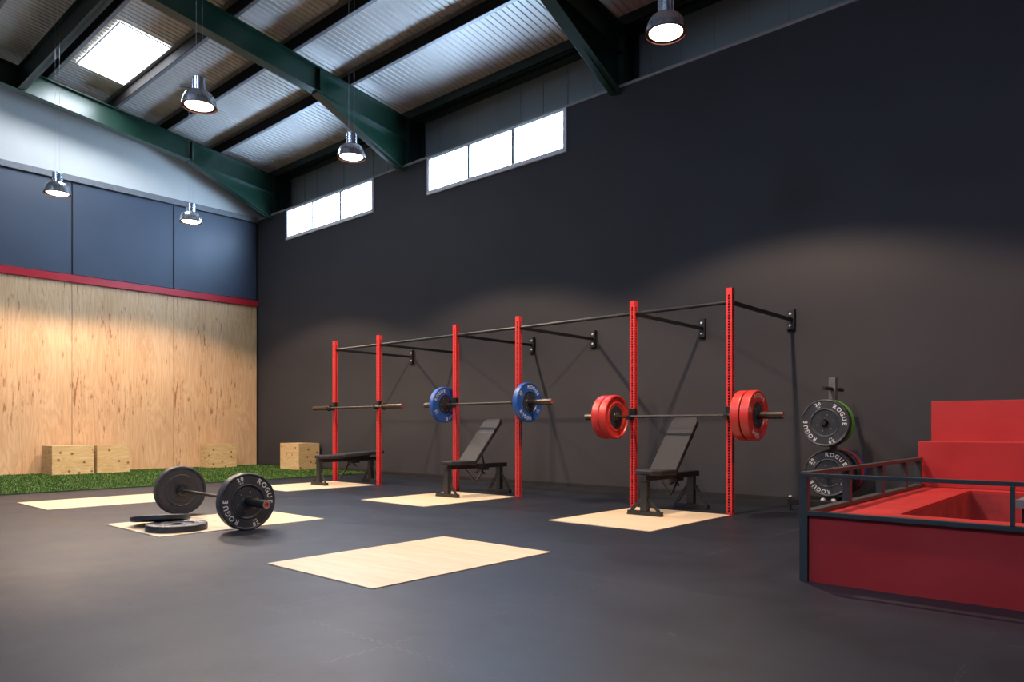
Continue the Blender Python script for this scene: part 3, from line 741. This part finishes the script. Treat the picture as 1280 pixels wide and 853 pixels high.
# ------------------------------------------------------------------ adjustable benches (local origin on the floor, front towards -Y)
def make_bench(flat, label_parts=True):
    r = empty('weight_bench', (0,0,0)); m = M['char_metal']
    # front leg: foot bar, post, two braces
    b = MB(); b.box(-.175, .175, -.455, -.405, 0, .040, .003); b.box(-.178,-.140,-.458,-.402,0,.012,.002); b.box(.140,.178,-.458,-.402,0,.012,.002)
    fl = b.build('front_leg', m, r)
    MB().box(-.036, .036, -.460, -.402, .040, .325, .004).build('post', m, fl)
    for s in (-1, 1): MB().beam((s*.148, -.43, .036), (s*.032, -.43, .155), .012, .030, .002, up=(0,0,1)).build('brace', m, fl)
    # rear leg, wider with taller gussets
    b = MB(); b.box(-.185, .185, .42, .47, -.0062, .040, .003)
    rl = b.build('rear_leg', m, r)
    MB().box(-.036, .036, .416, .474, .040, .325, .004).build('post', m, rl)
    for s in (-1, 1): MB().beam((s*.170, .445, .036), (s*.030, .445, .235), .014, .034, .002, up=(0,0,1)).build('brace', m, rl)
    MB().box(-.032, .032, -.47, .555, .312, .365, .004).build('spine', m, r)
    # seat pad, tapered to the front
    def pad(name, poly, t, mtx, bev=.012):
        bm = bmesh.new(); vs = [bm.verts.new((x, y, 0)) for x, y in poly]; bm.faces.new(vs)
        g = bmesh.ops.extrude_face_region(bm, geom=bm.faces[:]); bmesh.ops.translate(bm, verts=[v for v in g['geom'] if isinstance(v, bmesh.types.BMVert)], vec=(0,0,t))
        bmesh.ops.bevel(bm, geom=bm.edges[:], offset=bev, segments=3, affect='EDGES', profile=.5)
        s = MB(); s.add(bm, mtx); return s.build(name, M['pad'], r)
    pad('seat_pad', [(-.085,-.455), (.085,-.455), (.14,-.36), (.14,-.115), (-.14,-.115), (-.14,-.36)], .045, Matrix.Translation((0,0,.366)))
    ang = d2r(3) if flat else d2r(47.5)
    hinge = Vector((0, -.105, .372 if flat else .350))
    H = Matrix.Translation(hinge) @ Matrix.Rotation(ang, 4, 'X')
    L_ = .71
    bp = pad('back_pad', [(-.14,0), (.14,0), (.14,L_-.05), (.115,L_), (-.115,L_), (-.14,L_-.05)], .050, H)
    MB().box(-.141, .141, L_*.66, L_*.66+.022, -.001, .0515, .002, H).build('stitched_band', M['pad_side'], bp)
    MB().beam(H @ Vector((0,.03,-.014)), H @ Vector((0,.52,-.014)), .05, .026, .003, up=(H.to_3x3() @ Vector((0,0,1)))).build('back_rail', m, bp)
    # adjusting ladder: strut to the back pad and a V-shaped catch below the spine
    if flat:
        pts = [(0,.06,.36), (0,.05,.30), (0,.02,.22), (0,-.05,.13), (0,-.10,.075)]
        MB().tube(pts, .011, 10).build('support_strut', M['black_metal'], r)
    else:
        e = H @ Vector((0,.30,-.02))
        MB().tube([tuple(e), (0,.17,.36), (0,.14,.26), (0,.06,.175), (0,.03,.155)], .011, 10).build('support_strut', M['black_metal'], r)
        MB().tube([(0,-.16,.33), (0,-.07,.235), (0,.02,.150), (0,.05,.165)], .009, 10).build('lower_strut', M['black_metal'], r)
    b = MB(); b.box(-.04, .04, .08, .22, .285, .313, .004); b.beam((0,.12,.29), (0,.18,.235), .03, .014, .003); b.beam((0,.08,.275), (0,.02,.255), .03, .014, .003)
    b.build('ladder_catch', M['black_metal'], r)
    return r
BY = -1.70
bi = make_bench(False); index_kids(bi)
bi.location = (10.685, BY, .0064); tag(bi, 'black weight bench with raised back below the red-plated barbell', 'weight bench', 'black weight benches')
c = copy_tree(bi); c.location = (8.075, BY, .0064); tag(c, 'black weight bench with raised back below the blue-plated barbell', 'weight bench', 'black weight benches')
bf = make_bench(True); bf.location = (5.50, BY, .0064); tag(bf, 'black weight bench set flat, below the bare barbell', 'weight bench', 'black weight benches')

# ------------------------------------------------------------------ plate tree by the wall
TX, TY = 11.80, -.497
tr = empty('plate_tree', (TX, TY, 0), label='upright plate storage tree against the dark wall, right of the rig', cat='weight rack')
MB().box(-.032, .032, -.033, .033, .11, 1.29, .003).build('column', M['tree_post'], tr)
b = MB(); b.box(-.34, .34, -.275, -.215, .05, .11, .004); b.box(-.34, .34, .215, .275, .05, .11, .004); b.box(-.03, .03, -.215, .215, .05, .11, .003)
b.build('base_frame', M['black_metal'], tr)
for sx in (-1, 1):
    for sy in (-1, 1):
        ft = MB(); x, y = sx*.32, sy*.25
        ft.cyl((x, y, 0), (x, y, .012), .022, 16); ft.cyl((x, y, .012), (x, y, .05), .009, 12); ft.cyl((x, y, .11), (x, y, .125), .016, 16)
        ft = ft.build('levelling_foot', M['black_metal'], tr)
        MB().lathe([(.017,.124), (.018,.130), (.012,.142), (0,.146)], 16, Matrix.Translation((x, y, 0))).build('foot_cap', M['dull_cap'], ft)
for x in (-.012, .085):
    MB().lathe([(.024,0), (.024,.008), (.018,.020), (.008,.026), (0,.027)], 16, Matrix.Translation((x, -.245, .11))).build('bolt', M['dull_cap'], tr)
for z in (1.18, .85, .37):
    for s in (-1, 1):
        if z == 1.18: L0 = .24
        else: L0 = .25
        MB().cyl((0, s*.033, z), (0, s*(.033+L0), z), .019 if z > 1 else .024, 20, bev=.004).build('peg', M['black_metal'], tr)
yf = TY-.033
gt = 'plates on the storage tree'
put_plate(P_black, (TX+.005, -.755+.0425, .848), (0,-1,0), d2r(62), 'black bumper plate on the upper peg of the storage tree, facing the room', gt)
put_plate(P_green, (TX+.005, -.755+.085+.0385, .848), (0,-1,0), d2r(20), 'green bumper plate behind the black one on the upper peg of the storage tree', gt)
put_plate(P_black, (TX+.005, -.668+.0425, .367), (0,-1,0), d2r(28), 'black bumper plate on the lower peg of the storage tree, partly behind the railing', gt)
put_plate(P_black, (TX+.005, TY+.033+.0435, .367), (0,1,0), d2r(120), 'black bumper plate on the lower rear peg of the storage tree, nearest the column', gt)
put_plate(P_red, (TX+.005, TY+.033+.087+.046, .367), (0,1,0), d2r(80), 'red bumper plate on the lower rear peg of the storage tree', gt)
put_plate(P_blue, (TX+.005, TY+.033+.087+.092+.036, .367), (0,1,0), d2r(50), 'blue bumper plate on the lower rear peg of the storage tree, next to the wall', gt)

# ------------------------------------------------------------------ red raised platform with pit and steps
PX0, PX1, PY0, PY1, PZ = 12.80, 17.6, -3.985, -.04, .345
HX0, HX1, HY0, HY1 = 13.14, 17.0, -3.60, -1.66
pf = empty('pit_platform', (PX0, PY0, 0), label='red raised platform with a square pit and stepped tiers against the dark wall', cat='platform')
def q(o_): return o_
def PB(x0, x1, y0, y1, z0, z1, bev=0.): return MB().box(x0-PX0, x1-PX0, y0-PY0, y1-PY0, z0, z1, bev)
PB(PX0+.004, PX1, PY0+.002, PY0+.03, 0, PZ-.02, 0).build('front_board', M['pit_red'], pf, smooth=False)
PB(PX0+.004, PX0+.03, PY0+.03, PY1, 0, PZ-.02).build('side_board', M['pit_red'], pf, smooth=False)
b = MB()
for x0, x1, y0, y1 in ((PX0+.004, HX0, PY0+.002, -1.50), (HX1, PX1, PY0+.002, -1.50), (HX0, HX1, PY0+.002, HY0), (HX0, HX1, HY1, -1.50)):
    b.box(x0-PX0, x1-PX0, y0-PY0, y1-PY0, PZ-.02, PZ)
b.build('deck', M['pit_red'], pf, smooth=False)
b = MB()
b.box(HX0-.02-PX0, HX0-PX0, HY0-PY0, HY1-PY0, 0, PZ-.02); b.box(HX1-PX0, HX1+.02-PX0, HY0-PY0, HY1-PY0, 0, PZ-.02)
b.box(HX0-PX0, HX1-PX0, HY0-.02-PY0, HY0-PY0, 0, PZ-.02); b.box(HX0-PX0, HX1-PX0, HY1-PY0, HY1+.02-PY0, 0, PZ-.02)
b.box(HX0-PX0, HX1-PX0, HY0-PY0, HY1-PY0, 0.001, .012)
b.build('pit_lining', M['pit_in'], pf, smooth=False)
PB(12.765, PX1, -1.498, -1.08, PZ+.001, .697, .004).build('step', M['pit_red'], pf)
PB(12.768, PX1, -1.088, PY1, PZ+.001, 1.021, .004).build('step', M['pit_red'], pf)
PB(PX0+.004, PX1, -1.49, PY1, .0, PZ-.001).build('step_base', M['pit_red'], pf, smooth=False)
# railing round two sides
rl = empty('metal_railing', (PX0, PY0, 0), label='slate grey metal railing along the edges of the red platform', cat='railing')
w = .042
MB().box(-w, 0, -.012, .030, 0, .548, .002).build('post', M['rail'], rl)                       # corner post, down to the floor
for y in (-3.29, -2.60, -2.00, -1.58):
    MB().box(-.040, .004, y-PY0-.022, y-PY0+.022, .372, .552, .002).build('post', M['rail'], rl)
for x in (13.69, 14.58, 15.47, 16.36):
    MB().box(x-PX0-.009, x-PX0+.009, -.020, .004, .372, .548, .002).build('post', M['rail'], rl)
MB().box(-w, PX1-PX0, -.014, .012, .548, .568, .002).build('top_rail', M['rail'], rl)
MB().box(-w, 0, .012, -1.515-PY0, .552, .574, .002).build('top_rail', M['rail'], rl)
b = MB(); b.box(0, PX1-PX0, -.016, .022, .347, .371, .002); b.build('bottom_rail', M['rail'], rl)
b = MB(); b.box(-.040, .012, .030, -1.515-PY0, .347, .372, .002); b.build('bottom_rail', M['rail'], rl)
# grey-topped bench standing in the pit
bn = empty('pit_bench', (14.35, -2.95, .012), label='grey-topped low bench standing in the pit behind the railing', cat='bench')
MB().box(-.73, .73, -.34, .34, .405, .420, .003).build('top', M['bench_top'], bn)
b = MB(); b.box(-.74, .74, -.355, -.34, .375, .422, .003); b.box(-.74, .74, .34, .355, .375, .422, .003); b.build('edge_strip', M['bench_edge'], bn)
for sx in (-1, 1):
    for sy in (-1, 1): MB().box(sx*.69-.02, sx*.69+.02, sy*.31-.02, sy*.31+.02, 0, .405, .003).build('leg', M['black_metal'], bn)

for me in TXT.values(): bpy.data.meshes.remove(me)

# ------------------------------------------------------------------ world and camera
wd = bpy.data.worlds.new('world'); sc.world = wd; wd.use_nodes = True
wd.node_tree.nodes['Background'].inputs[0].default_value = (.5, .62, .8, 1)
wd.node_tree.nodes['Background'].inputs[1].default_value = .3

S = .81
cam = bpy.data.cameras.new('camera'); co = bpy.data.objects.new('camera', cam); col.objects.link(co); sc.camera = co
cam.sensor_fit = 'HORIZONTAL'; cam.sensor_width = 36.; cam.lens = 36.*908/1280
cam.shift_x = 0.; cam.shift_y = (534-426.5)/1280
cam.clip_start = .05; cam.clip_end = 100
a = math.atan2(1018, 908)
co.location = (17.5*S, -9.7*S, S)
vx, vy = -math.cos(a), math.sin(a)
co.rotation_euler = (PI/2, 0, math.atan2(-vx, vy))

sc.view_settings.view_transform = 'Standard'; sc.view_settings.look = 'None'
sc.view_settings.exposure = 0.; sc.view_settings.gamma = 1.; sc.view_settings.use_curve_mapping = False
